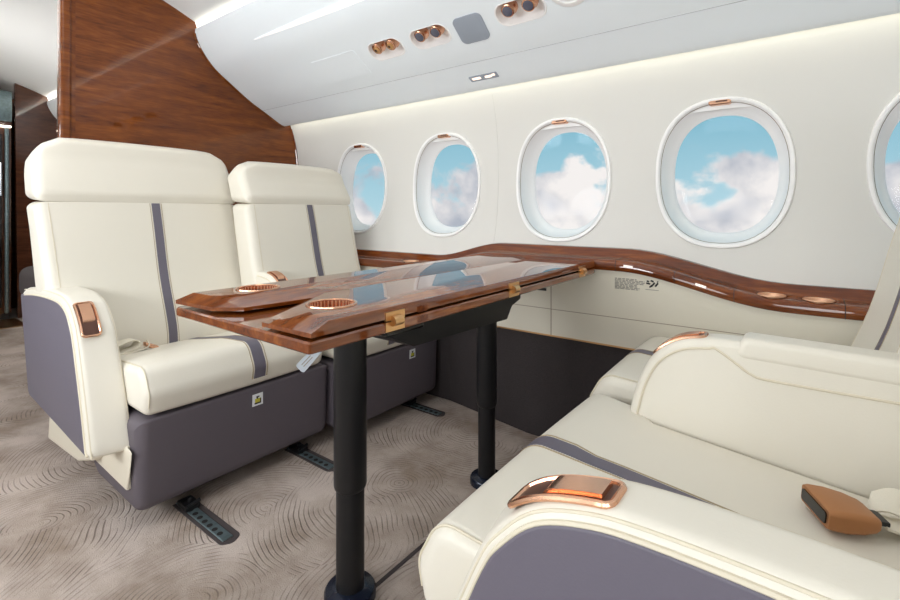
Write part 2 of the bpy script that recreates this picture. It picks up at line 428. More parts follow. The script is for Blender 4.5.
# windows
def window(i, xc):
    w = thing('window_%d' % i, '', '', (xc, yw(WZ), WZ)); del w['label']; del w['category']; w['kind'] = 'structure'
    def ring(hw, hh, dy, dz=0.0): return [(xc + p[0], yw(WZ + p[1]) + dy, WZ + dz + p[1]) for p in (sup(k, hw, hh) for k in range(NW))]
    fr = loft([ring(HW + 0.004, HH + 0.004, 0.012), ring(HW + 0.004, HH + 0.004, -0.002), ring(HW + 0.001, HH + 0.001, -0.009), ring(HW - 0.006, HH - 0.006, -0.011),
               ring(HW - 0.012, HH - 0.012, -0.007), ring(HW - 0.014, HH - 0.014, 0.004), ring(HW - 0.014, HH - 0.014, 0.014)], True, False)
    obj('frame', fr, 'white', w, 50)
    prof = [(0.014, 0.012), (0.0145, 0.022), (0.019, 0.040), (0.026, 0.058), (0.034, 0.072), (0.041, 0.079), (0.046, 0.084), (0.050, 0.094)]
    obj('reveal', loft([ring(HW - a, HH - a * 0.98, b) for a, b in prof], True, False), 'white', w, 60)
    obj('shade_track', tube([(p[0], p[1], p[2]) for p in ring(HW - 0.0145, HH - 0.0145, 0.0045)], 0.0011, True, 6), 'tanseam', w)
    # pulled-up shade: its lower lip hangs below the top of the opening
    top = []; low = []
    for j in range(25):
        t = -1 + 2 * j / 24; x = t * 0.150
        zt = max(sup(k, HW - 0.013, HH - 0.013)[1] for k in range(NW) if abs(sup(k, HW - 0.013, HH - 0.013)[0] - x) < 0.02)
        c = (HH - 0.016) * (1 - abs(x / (HW - 0.016)) ** 2.3) ** (1 / 2.3)
        zl = HH - 0.042 + 0.006 * (1 - t * t)
        top.append((x, max(c, zl + 0.002))); low.append((x, zl))
    sh = []
    for dy in (0.014, 0.019):
        for x, z in top: sh.append((xc + x, yw(WZ + z) + dy, WZ + z))
        for x, z in low: sh.append((xc + x, yw(WZ + z) + dy, WZ + z))
    n = 25; fc = []
    for j in range(n - 1):
        fc += [(j, j + 1, n + j + 1, n + j), (2 * n + j, 2 * n + j + 1, 3 * n + j + 1, 3 * n + j), (n + j, n + j + 1, 3 * n + j + 1, 3 * n + j), (j, j + 1, 2 * n + j + 1, 2 * n + j)]
    s = obj('shade', (sh, fc), 'white', w, 40)
    hz = WZ + HH - 0.014
    hp = fillet([(xc - 0.037, hz - 0.009, 0.009), (xc + 0.037, hz - 0.009, 0.009), (xc + 0.037, hz + 0.009, 0.009), (xc - 0.037, hz + 0.009, 0.009)])
    y0 = yw(hz)
    h = obj('shade_handle', loft([[(p[0], y0 + 0.016, p[1]) for p in hp], [(p[0], y0 - 0.010, p[1]) for p in hp], [(p[0], y0 - 0.013, p[1]) for p in offset(hp, -0.003)]]), 'copper', s)
    obj('handle_recess', box(xc - 0.012, xc + 0.026, y0 - 0.0145, y0 - 0.010, hz + 0.000, hz + 0.005), 'copper_dark', h)
    pr = ring(HW - 0.046, HH - 0.046, 0.088)
    p2 = ring(HW - 0.046, HH - 0.046, 0.091)
    obj('pane', loft([pr, p2]), 'glass', w, 0)
for i, x in enumerate(WX): window(i + 1, x)

# overhead service panel (slanting), lower cove gap above the wall, upper cove below the ceiling
PSU = smoothcurve([(1.935, 1.592), (1.90, 1.602), (1.79, 1.660), (1.68, 1.718), (1.56, 1.797), (1.455, 1.872), (1.39, 1.945), (1.352, 2.01), (1.335, 2.06)], 6)
under = [(1.338, 2.085), (1.358, 2.080), (1.39, 1.985), (1.50, 1.905), (1.72, 1.80), (1.88, 1.70), (1.912, 1.625), (1.930, 1.602)]
psu = struct(obj('trim_1', run_x(PSU + under, [XA, XB, -1.5, 0, XF], True), 'panel', smooth=30))
def psu_pt(y):
    for a, b in zip(PSU, PSU[1:]):
        if b[0] <= y <= a[0]:
            t = (a[0] - y) / (a[0] - b[0]); d = Vector((0, b[0] - a[0], b[1] - a[1])).normalized()
            return a[1] + (b[1] - a[1]) * t, d, Vector((0, -d.z, d.y))     # z, up-slope, into the cabin
# wells for the reading lights / air outlets
VX = [-1.591, -1.325, -0.881]
def frame_at(x, y):
    z, d, n = psu_pt(y); return Vector((x, y, z)), Vector((1, 0, 0)), d, n
def rr(hw, hh, r, n=7): return fillet([(-hw, -hh, r), (hw, -hh, r), (hw, hh, r), (-hw, hh, r)], True, n, 9)
wells = [(x, 1.606) for x in VX]
for x, y in wells:
    o, u, v, nn = frame_at(x, y); q = rr(0.100, 0.048, 0.043)
    cut(psu, loft([[o + u * a + v * b + nn * 0.03 for a, b in q], [o + u * a + v * b - nn * 0.046 for a, b in q]]), 30)
lab = ['pair of copper air outlets in the white overhead panel, nearest the wooden bulkhead',
       'pair of grey-lensed copper reading lights in overhead panel, left of the grey speaker',
       'pair of grey-lensed copper reading lights in overhead panel, right of the grey speaker']
for i, (x, y) in enumerate(wells):
    o, u, v, nn = frame_at(x, y)
    t = thing('air_outlet' if i == 0 else 'reading_light', lab[i], 'air vent' if i == 0 else 'lamp', o, 'overhead outlets and reading lights')
    def R(s, h, dv=0): return [o + u * a + v * (b + dv) + nn * h for a, b in [(p * s, q * s) for p, q in rr(0.100, 0.048, 0.043)]]
    obj('well', loft([R(1.07, 0.0005), R(1.05, 0.003), R(0.995, 0.002), R(0.97, -0.008), R(0.93, -0.022), R(0.82, -0.036), R(0.6, -0.042)], True, False), 'white', t, 60)
    # floor of the well
    obj('well_floor', loft([R(0.6, -0.042), R(0.6, -0.045)]), 'white', t)
    ax = (nn * 0.8 + Vector((0, -0.35, -0.3))).normalized()
    for sx in (-0.044, 0.044):
        c = o + u * sx + v * 0.012 - nn * 0.040
        b = obj('swivel_body', revolve([(0.024, 0), (0.030, 0.008), (0.031, 0.020), (0.027, 0.030), (0.0255, 0.036), (0.027, 0.040), (0.0265, 0.046), (0.022, 0.049)], c, 24, ax), 'copper', t)
        if i == 0:
            obj('nozzle', revolve([(0.017, 0.047), (0.016, 0.055), (0.010, 0.057), (0.007, 0.0575)], c, 20, ax), 'brass', b)
            obj('nozzle_hole', revolve([(0.006, 0.055), (0.006, 0.0582)], c, 14, ax), 'copper_dark', b)
        else:
            obj('lens', revolve([(0.021, 0.047), (0.0205, 0.0505), (0.014, 0.0525), (0.005, 0.053)], c, 22, ax), 'lens', b)
# grey speaker grille
o, u, v, nn = frame_at(-1.115, 1.62)
q = [(a + 0.25 * b * 0.25, b) for a, b in rr(0.070, 0.064, 0.026)]
tag(obj('speaker_grille', loft([[o + u * a + v * b - nn * 0.002 for a, b in q], [o + u * a + v * b + nn * 0.003 for a, b in q], [o + u * a + v * b + nn * 0.004 for a, b in offset(q, -0.004)]]), 'speaker'),
    'flat grey rounded speaker panel between two pairs of reading lights overhead', 'speaker')
# round dome light at the photo's top edge
o, u, v, nn = frame_at(-0.676, 1.575)
t = thing('dome_light', 'round white dome light in overhead panel at the top edge of the photo', 'lamp', o)
obj('bezel', revolve([(0.076, -0.002), (0.076, 0.004), (0.070, 0.009), (0.058, 0.009), (0.054, 0.004), (0.054, -0.002)], o, 36, nn), 'white', t, 40)
obj('diffuser', revolve([(0.054, 0.0), (0.050, 0.006), (0.035, 0.010), (0.012, 0.012)], o, 30, nn), 'white', t)
# small lit sign
o, u, v, nn = frame_at(-1.206, 1.853)
t = thing('cabin_sign', 'small grey lit sign strip on the slanting panel above the windows', 'sign', o)
def slab(cx, cy, hw, hh, r, h0, h1): 
    q = rr(hw, hh, r, 4); return loft([[o + u * (a + cx) + v * (b + cy) + nn * h0 for a, b in q], [o + u * (a + cx) + v * (b + cy) + nn * h1 for a, b in q]])
obj('sign_plate', slab(0, 0, 0.076, 0.017, 0.005, -0.002, 0.002), 'speaker', t)
obj('lit_symbol', slab(-0.039, 0, 0.024, 0.007, 0.003, 0.0015, 0.003), 'glyph', t)
obj('lit_symbol', join(slab(0.026, -0.001, 0.018, 0.007, 0.003, 0.0015, 0.003), slab(0.055, 0.004, 0.008, 0.006, 0.003, 0.0015, 0.003)), 'glyph', t)
# seams of the overhead panel
def psu_line(y, xs, r=0.0016):
    z, d, n = psu_pt(y); return tube([(x, y + n.y * -0.0004, z + n.z * -0.0004) for x in xs], r, n=6)
obj('seam', psu_line(1.768, [XB, -1.2, 0.2, XF]), 'seam', psu)
pan = rr(0.17, 0.075, 0.012, 3); o, u, v, nn = frame_at(-1.95, 1.63)
obj('access_panel', loft([[o + u * a + v * b - nn * 0.003 for a, b in pan], [o + u * a + v * b + nn * 0.0012 for a, b in pan]]), 'panel', psu)
# bright pointed streak on the panel's upper curve, built as an emissive strip
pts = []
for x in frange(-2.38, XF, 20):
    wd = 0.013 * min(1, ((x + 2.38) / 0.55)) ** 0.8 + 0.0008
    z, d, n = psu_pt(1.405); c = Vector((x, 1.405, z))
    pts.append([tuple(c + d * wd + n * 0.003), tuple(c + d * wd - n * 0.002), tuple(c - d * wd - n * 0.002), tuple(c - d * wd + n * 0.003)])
tag(obj('panel_streak', loft(pts), 'streak'), 'long white pointed bright streak along the top of the overhead panel', 'lamp')

# ceiling with coves, mirrored to the far side of the cabin
YC = 0.47
half = smoothcurve([(1.62, 1.90), (1.56, 1.99), (1.46, 2.065), (1.33, 2.125), (1.145, 2.195), (0.9, 2.262), (0.7, 2.29), (YC, 2.30)], 6)
ceil = half + [(2 * YC - y, z) for y, z in half[::-1][1:]]
struct(obj('ceiling', run_x(ceil, [XA, -4, -2, 0, XF]), 'ceil', smooth=60))
def mir(p): return [(2 * YC - y, z) for y, z in p]
struct(obj('trim_2', run_x(mir(PSU + under), [XA, XF], True), 'panel', smooth=30))
lw = [(2 * YC - yw(z), z) for z in frange(0.66, 1.7, 16)]
struct(obj('wall_left', run_x([(-1.02, 0), (-1.02, 0.66)] + lw, [XA, XF]), 'wall', smooth=30))
struct(obj('wall_front', box(XF, XF + 0.03, -1.3, 2.2, 0, 2.35), 'wall', smooth=0))
# light strips in the coves, unseen on the left, boosted aft for brightness
struct(obj('cove_light_low', run_x([(1.925, 1.628), (1.943, 1.622), (1.945, 1.627), (1.927, 1.633)], [XB + 0.02, XF], True), 'cove', smooth=0))
struct(obj('cove_light_up', run_x([(1.43, 1.985), (1.465, 1.965), (1.468, 1.969), (1.433, 1.989)], [XB + 0.02, XF], True), 'coveup', smooth=0))
struct(obj('cove_light_aft_left', run_x([(2 * YC - a, b) for a, b in ((1.43, 1.985), (1.465, 1.965), (1.468, 1.969), (1.433, 1.989))], [XA, XB - 0.06], True), 'coveaft', smooth=0))
struct(obj('cove_light_up_left', run_x([(2 * YC - a, b) for a, b in ((1.43, 1.985), (1.465, 1.965), (1.468, 1.969), (1.433, 1.989))], [XB, XF], True), 'coveup', smooth=0))
struct(obj('cove_light_aft', run_x([(1.43, 1.985), (1.465, 1.965), (1.468, 1.969), (1.433, 1.989)], [XA, XB - 0.06], True), 'coveaft', smooth=0))

# bulkhead
def slab_yz(poly, x0, x1): return loft([[(x1, y, z) for y, z in poly], [(x0, y, z) for y, z in poly]])
sect = [(1.93, 0.0), (1.93, 0.70)] + [(yw(z) + 0.01, z) for z in frange(0.72, 1.64, 14)] + [(1.92, 1.66), (1.70, 1.76), (1.47, 1.90), (1.36, 2.05), (1.33, 2.14), (1.145, 2.21), (0.9, 2.275)]
bulk = struct(obj('wall_back', slab_yz([(0.755, 0.0)] + sect + [(0.755, 2.29)], XB - 0.05, XB), 'wood_bulk', smooth=0, loc=(XB, 0, 0)))
ef = fillet([(XB - 0.06, 0.700, 0.01), (XB + 0.014, 0.700, 0.012), (XB + 0.014, 0.735, 0.008), (XB + 0.004, 0.744), (XB + 0.004, 0.760), (XB - 0.06, 0.760)], True, 4, 1)
struct(obj('trim_3', loft([[(a, b, z) for a, b in ef] for z in (0.0, 2.30)]), 'wood_bulk', smooth=40))
edge = [(XB + 0.003, p[0] - 0.004, p[1] - 0.004) for p in PSU]
struct(obj('trim_4', tube(edge, 0.006, n=6), 'wood_bulk'))
edge2 = [(XB + 0.003, yw(z) - 0.006, z) for z in frange(0.8, 1.58, 16)]
struct(obj('trim_5', tube(edge2, 0.006, n=6), 'wood_ledge'))

# aft cabin seen down the aisle
XC = -5.95
aft = [(1.12, 0.0)] + sect[0:-1] + [(1.10, 2.22)]
struct(obj('wall_aft', slab_yz(aft, XC - 0.05, XC), 'wood_aft', smooth=0, loc=(XC, 0, 0)))
struct(obj('wall_stern', box(XA - 0.03, XA, -1.3, 2.2, 0, 2.35), 'wood_aft', smooth=0))
t = thing('galley_cabinet', 'dark glossy galley cabinet at the far end of the aisle, left edge of photo', 'cabinet', (XC, 0.75, 0))
obj('body', box(XC - 0.5, XC, 0.30, 1.075, 0.06, 2.02, 0.006), 'wood_aft', t)
obj('door', box(XC - 0.002, XC + 0.02, 0.40, 1.005, 0.12, 1.72, 0.006), 'blackgloss', t)
obj('upright', box(XC - 0.002, XC + 0.03, 1.025, 1.055, 0.06, 1.78, 0.012, 3), 'steel', t)
obj('top_panel', box(XC - 0.002, XC + 0.024, 0.40, 1.075, 1.84, 2.12, 0.006), 'steel', t)
obj('light_strip', box(XC + 0.0, XC + 0.02, 0.40, 1.07, 1.785, 1.80), 'cove', t)
obj('handle', tube([(XC + 0.05, 0.99, 1.15), (XC + 0.05, 0.99, 1.45)], 0.012), 'chrome', t)
obj('plinth', box(XC - 0.5, XC - 0.02, 0.32, 1.06, 0.0, 0.06), 'gap', t)
struct(obj('lit_floor_patch', box(XC + 0.0, XC + 0.45, 0.3, 1.10, 0.0, 0.006), 'brass', smooth=0))  # brass sheet standing in for the golden lit floor further aft
t = thing('club_chair', 'charcoal upholstered chair just behind the wooden bulkhead, seen past the left headrest', 'chair', (-3.3, 0.95, 0))
obj('base', box(-3.55, -3.12, 0.80, 1.29, 0.0, 0.34, 0.03), 'sofa', t)
obj('armrest', box(-3.50, -3.08, 0.655, 0.83, 0.53, 0.70, 0.05, 5), 'sofa', t)
obj('seat_cushion', box(-3.52, -3.10, 0.83, 1.26, 0.34, 0.50, 0.05, 4), 'sofa', t)
obj('backrest', box(-3.20, -3.04, 0.82, 1.30, 0.40, 1.0, 0.06, 4), 'sofa', t)
obj('throw_pillow', box(-3.42, -3.18, 0.70, 0.99, 0.70, 0.80, 0.04, 5), 'skirt', t)


# lower sidewall
kick = [(1.930, 0.0), (1.905, 0.473), (1.96, 0.473), (1.98, 0.0)]
def kick_off(x): return 0.085 * max(0.0, min(1.0, (-1.02 - x) / 0.5))
struct(obj('baseboard_right', loft([[(x, y + (kick_off(x) if i in (0, 1) else 0.10), z) for i, (y, z) in enumerate(kick)] for x in [XA, -1.52, -1.02, XF]]), 'kick', smooth=0))
def ledge_z(x):
    """height of the shelf: low beside the seats, raised at the table"""
    def sm(a, b, t): t = max(0, min(1, (t - a) / (b - a))); return t * t * (3 - 2 * t)
    return 0.738 + 0.078 * sm(-1.58, -1.17, x) * (1 - sm(-0.60, -0.06, x)) - 0.016 * sm(-0.6, 0.0, x)
YD = 1.885
dado = struct(obj('trim_7', loft([[(x, YD, 0.473), (x, YD, ledge_z(x) - 0.036), (x, YD + 0.06, ledge_z(x) - 0.036), (x, YD + 0.06, 0.473)] for x in frange(XA, XF, 160)]), 'dado', smooth=20))
obj('seam', box(-3, XF, YD - 0.0006, YD + 0.002, 0.584, 0.586), 'tanseam', dado)
obj('seam', box(-0.885, -0.882, YD - 0.0006, YD + 0.002, 0.473, 0.775), 'tanseam', dado)
obj('bottom_edge', box(XA, XF, YD - 0.001, YD + 0.05, 0.468, 0.4745), 'brass', dado)
obj('latch_slot', box(-0.955, -0.905, YD - 0.003, YD + 0.01, 0.660, 0.672, 0.002), 'ink', dado)
def ledge_ring(x):
    z = ledge_z(x)
    p = fillet([(1.99, z + 0.036), (1.966, z + 0.034, 0.006), (1.945, z, 0.012), (1.862, z - 0.004, 0.018), (1.858, z - 0.030, 0.006), (1.866, z - 0.046, 0.006), (1.99, z - 0.046)], True, 4, 0.5)
    return [(x, a, b) for a, b in p]
L_xs = frange(-2.8, 1.2, 110)
ledge = thing('side_ledge', 'glossy mahogany side ledge running along the wall under the windows', 'ledge', (-0.8, 1.92, 0.69))
lb = obj('shelf', loft([ledge_ring(x) for x in L_xs]), 'wood_ledge', ledge, 30)
def ledge_cup(x, y, r):
    z = ledge_z(x) - 0.002
    cut(lb, revolve([(r, -0.032), (r, 0.05)], (x, y, z), 32), 30)
    c = obj('cup_holder', revolve([(r + 0.004, 0.001), (r + 0.003, 0.004), (r - 0.001, 0.004), (r - 0.003, 0.001), (r - 0.003, -0.030), (r * 0.5, -0.031), (0.002, -0.031)], (x, y, z), 32, cap=False), 'copper_satin', ledge)
for x, y in ((-0.103, 1.904), (0.022, 1.904), (-1.70, 1.904)): ledge_cup(x, y, 0.038)
def ledge_front(x, dz, hw, hh, name, m, dy=0.0):
    z = ledge_z(x) + dz; sl = (ledge_z(x + 0.02) - ledge_z(x - 0.02)) / 0.04
    v = box(x - hw, x + hw, 1.857 - dy, 1.866, z - hh, z + hh, 0.0015, 1)
    obj(name, mapv(v, lambda p: (p[0], p[1], p[2] + sl * (p[0] - x))), m, ledge)
for x in (-0.553, -0.305): ledge_front(x, -0.022, 0.017, 0.004, 'push_button', 'button', 0.004)
for x in (-0.603, -0.392, -0.205, 0.085):
    r = [p for p in ledge_ring(x) if p[1] < 1.947 and p[2] > ledge_z(x) - 0.0465]
    obj('joint', tube(r, 0.0011, False, 6), 'gap', ledge)

# safety placard on the sidewall under the ledge
t = thing('placard', 'tiny grey printed safety text with a black figure below the wooden ledge', 'placard', (-0.55, YD, 0.70))
rows = []
random.seed(3)
for k in range(8):
    z = 0.742 - k * 0.0055; x = -0.612; end = -0.50 - (0.0 if k < 3 else random.random() * 0.03) + (0.0 if k else -0.03)
    while x < end:
        w = 0.006 + random.random() * 0.012; rows.append(box(x, min(x + w, end), YD - 0.0012, YD + 0.001, z - 0.0035, z)); x += w + 0.0035
obj('print_lines', join(*rows), 'inkgrey', t, 0)
def ln(a, b, r=0.0032): return tube([(a[0], YD - 0.0005, a[1]), (b[0], YD - 0.0005, b[1])], r, n=6)
obj('figure', join(ln((-0.492, .739), (-0.484, .737)), ln((-0.478, .742), (-0.468, .738)), ln((-0.494, .731), (-0.480, .729)), ln((-0.476, .719), (-0.464, .735)), ln((-0.462, .721), (-0.452, .734)), ln((-0.482, .716), (-0.474, .724)), ln((-0.455, .740), (-0.452, .738))), 'ink', t)
obj('print_lines', box(-0.497, -0.450, YD - 0.001, YD + 0.001, 0.706, 0.708), 'inkgrey', t, 0)

# ------------------------------------------------------------------ table
table = thing('folding_table', 'glossy mahogany folding table on two black legs between the seats', 'table', (-0.957, 1.19, 0))
TX0, TX1, TM = -1.196, -0.681, -0.956
TY0, TY1 = 0.512, 1.854
def prism(poly, z0, z1): return loft([[(x, y, z0) for x, y in poly], [(x, y, z1) for x, y in poly]])
low = fillet([(TX0, TY0 - 0.008, 0.012), (TX1, TY0 - 0.010, 0.008), (TX1, TY1, 0.003), (TX0, TY1, 0.003)], True, 4, 5)
lo_leaf = obj('lower_leaf', loft([[(x, y, 0.755) for x, y in offset(low, -0.003)], [(x, y, 0.758) for x, y in low], [(x, y, 0.773) for x, y in low], [(x, y, 0.7765) for x, y in offset(low, -0.0035)]]), 'wood_table', table)
# folded upper leaves, chamfered corners at the aisle end
def leaf(pts, insets, rad):
    """pts: corner list; insets per edge; flat top with wide bevels"""
    n = len(pts); inner = []
    for i in range(n):
        p0 = Vector(pts[i - 1]); p1 = Vector(pts[i]); p2 = Vector(pts[(i + 1) % n])
        d1 = (p1 - p0).normalized(); d2 = (p2 - p1).normalized(); n1 = Vector((-d1.y, d1.x)); n2 = Vector((-d2.y, d2.x))
        a = insets[i - 1]; b = insets[i]
        # intersect offset lines
        q1 = p0 + n1 * a; q2 = p1 + n2 * b; den = d1.x * d2.y - d1.y * d2.x
        if abs(den) < 1e-4: inner.append(p1 + n2 * b); continue
        tt = ((q2 - q1).x * d2.y - (q2 - q1).y * d2.x) / den; inner.append(q1 + d1 * tt)
    return loft([[(p[0], p[1], 0.7835) for p in pts], [(p[0], p[1], 0.7915) for p in pts], [(p[0], p[1], 0.8055) for p in inner]])
# rear leaf (counter-clockwise)
rl = [(TX0, TY0 - 0.006), (-1.04, TY0 + 0.004), (-0.985, TY0 + 0.045), (-0.958, 0.77), (-0.962, TY1), (TX0, TY1)]
rear = obj('rear_leaf', leaf(rl, [0.036, 0.042, 0.05, 0.055, 0.0, 0.010], 0), 'wood_table', table, 20)
fl = [(-0.828, TY0 - 0.008), (TX1, TY0 - 0.006), (TX1, TY1), (-0.952, TY1), (-0.952, 0.70)]
front = obj('front_leaf', leaf(fl, [0.042, 0.005, 0.0, 0.020, 0.034], 0), 'wood_table', table, 20)
def table_cup(target, x, y):
    r = 0.050; c = (x, y, 0.8055)
    for o in (target, lo_leaf): cut(o, revolve([(r, -0.042), (r, 0.03)], c, 40), 20)
    cu = obj('cup_holder', revolve([(r + 0.004, 0.0002), (r + 0.0035, 0.0025), (r - 0.001, 0.003), (r - 0.003, 0.0005), (r - 0.003, -0.038), (r * 0.4, -0.040), (0.002, -0.040)], c, 40, cap=False), 'copper', table)
    NF = 36 * 6; fl_ = []
    for h in (-0.036, -0.0015):
        fl_.append([(x + (r - 0.0045 + 0.0030 * abs(sin(pi * 36 * k / NF))) * cos(2 * pi * k / NF), y + (r - 0.0045 + 0.0030 * abs(sin(pi * 36 * k / NF))) * sin(2 * pi * k / NF), 0.8055 + h) for k in range(NF)])
    obj('ribbed_liner', loft(fl_, True, False), 'copper_satin', cu, 50)
table_cup(front, -0.808, 0.653); table_cup(rear, -1.126, 0.675)
for y in (0.713, 1.206, 1.722):
    h = obj('hinge', join(box(TX1 - 0.004, TX1 + 0.0015, y - 0.028, y + 0.028, 0.757, 0.7765), box(TX1 - 0.004, TX1 + 0.0015, y - 0.028, y + 0.028, 0.7795, 0.797)), 'brass', table, 0)
    obj('knuckle', tube([(TX1 + 0.004, y - 0.013, 0.778), (TX1 + 0.004, y + 0.013, 0.778)], 0.011, n=14), 'brass', h)
for z in (0.766, 0.788):
    q = rr(0.018, 0.007, 0.005, 3)
    obj('latch_inlay', loft([[(TX1 - 0.003, 0.80 + a, z + b) for a, b in q], [(TX1 + 0.0008, 0.80 + a, z + b) for a, b in q]]), 'wood_ledge', table)
beam = fillet([(0.86, 0.752), (0.86, 0.690, 0.01), (0.99, 0.628, 0.015), (1.50, 0.612, 0.01), (1.535, 0.655, 0.02), (1.60, 0.672, 0.008), (1.60, 0.752)], True, 4, 5)
obj('support_beam', loft([[(-0.875, y, z) for y, z in beam], [(-1.03, y, z) for y, z in beam]]), 'black', table, 30)
obj('slide_rail', box(-0.868, -0.84, 0.72, 1.58, 0.715, 0.753, 0.003), 'black', table)
obj('release_latch', box(-0.90, -0.83, 0.84, 0.98, 0.690, 0.702, 0.003), 'blackgloss', table)
obj('crossbar', box(-1.08, -0.83, 0.775, 0.885, 0.735, 0.755, 0.004), 'black', table)
lv = fillet([(0.0, -0.008, 0.005), (0.074, -0.011, 0.006), (0.074, 0.011, 0.006), (0.0, 0.008, 0.005)], True, 3, 1)
P0 = Vector((-0.745, 0.575, 0.742)); ux = Vector((-0.815, 0.570, 0.680)) - P0; ux.normalize()
sR = Vector((0.797, 0.604, 0)); uy = (sR * (-ux.z) + Vector((0, 0, 1)) * ux.dot(sR)).normalized(); un = ux.cross(uy).normalized()
le = obj('release_lever', loft([[P0 + ux * a + uy * b + un * s for a, b in lv] for s in (-0.006, 0.006)]), 'silver', table)
for rw in (-0.0028, 0.0022):
    obj('lever_lettering', loft([[P0 + ux * a + uy * (b + rw) + un * s for a, b in ((0.026, -0.0010), (0.060, -0.0010), (0.060, 0.0010), (0.026, 0.0010))] for s in (-0.0063, 0.0063)]), 'inkgrey', le, 0)
def tleg(y, r1, r2):
    l = obj('leg', revolve([(r1, 0.75), (r1, 0.295), (r1 - 0.002, 0.287), (r2, 0.283), (r2, 0.02)], (-0.955, y, 0), 32), 'black', table)
    obj('foot_flange', revolve([(r2 + 0.004, 0.030), (r2 + 0.010, 0.028), (r2 + 0.026, 0.024), (r2 + 0.030, 0.018), (r2 + 0.030, 0.0)], (-0.955, y, 0), 32), 'navy', l)
tleg(0.832, 0.0425, 0.0365); tleg(1.488, 0.0375, 0.032)

# ------------------------------------------------------------------ seats
ARM = smoothcurve([(-1.705, 0.25), (-1.745, 0.36), (-1.790, 0.47), (-1.850, 0.60), (-1.885, 0.648), (-1.935, 0.690), (-2.0, 0.712), (-2.07, 0.720), (-2.2, 0.720), (-2.36, 0.712), (-2.52, 0.695)], 5)
ARMP = fillet([(-1.712, 0.245, 0.02)] + [(a, b, 0) for a, b in ARM[1:-1]] + [(-2.545, 0.68, 0.03), (-2.42, 0.29, 0.05)], True, 5, 0.06)
MID = smoothcurve([(-1.835, 0.30), (-1.85, 0.42), (-1.875, 0.54), (-1.895, 0.60), (-1.925, 0.650), (-1.975, 0.687), (-2.04, 0.702), (-2.12, 0.705), (-2.3, 0.700), (-2.50, 0.69)], 5)
def mid_outline(end, MID):
    c = [p for p in MID if p[0] > end + 0.03]
    return fillet([(MID[0][0], MID[0][1], 0.016)] + [(a, b, 0) for a, b in c[1:]] + [(end, c[-1][1] - 0.001, 0.018), (end + 0.005, 0.30, 0.016)], True, 5, 0.05)
def arclen(path):
    s = [0.0]
    for a, b in zip(path, path[1:]): s.append(s[-1] + math.dist(a, b))
    return s
def at(path, s):
    S = arclen(path)
    for i in range(len(S) - 1):
        if s <= S[i + 1]:
            t = (s - S[i]) / (S[i + 1] - S[i]); a, b = path[i], path[i + 1]; d = (b[0] - a[0], b[1] - a[1]); L = math.hypot(*d)
            return (a[0] + d[0] * t, a[1] + d[1] * t), (d[1] / L, -d[0] / L)
    return path[-1], (0, 1)
def sub(path, s0, s1, n=14): return [at(path, s0 + (s1 - s0) * i / n)[0] for i in range(n + 1)]
def s_at_z(path, z):
    S = arclen(path)
    for i in range(len(path) - 1):
        if path[i][1] <= z <= path[i + 1][1]: return S[i] + (S[i + 1] - S[i]) * (z - path[i][1]) / (path[i + 1][1] - path[i][1])

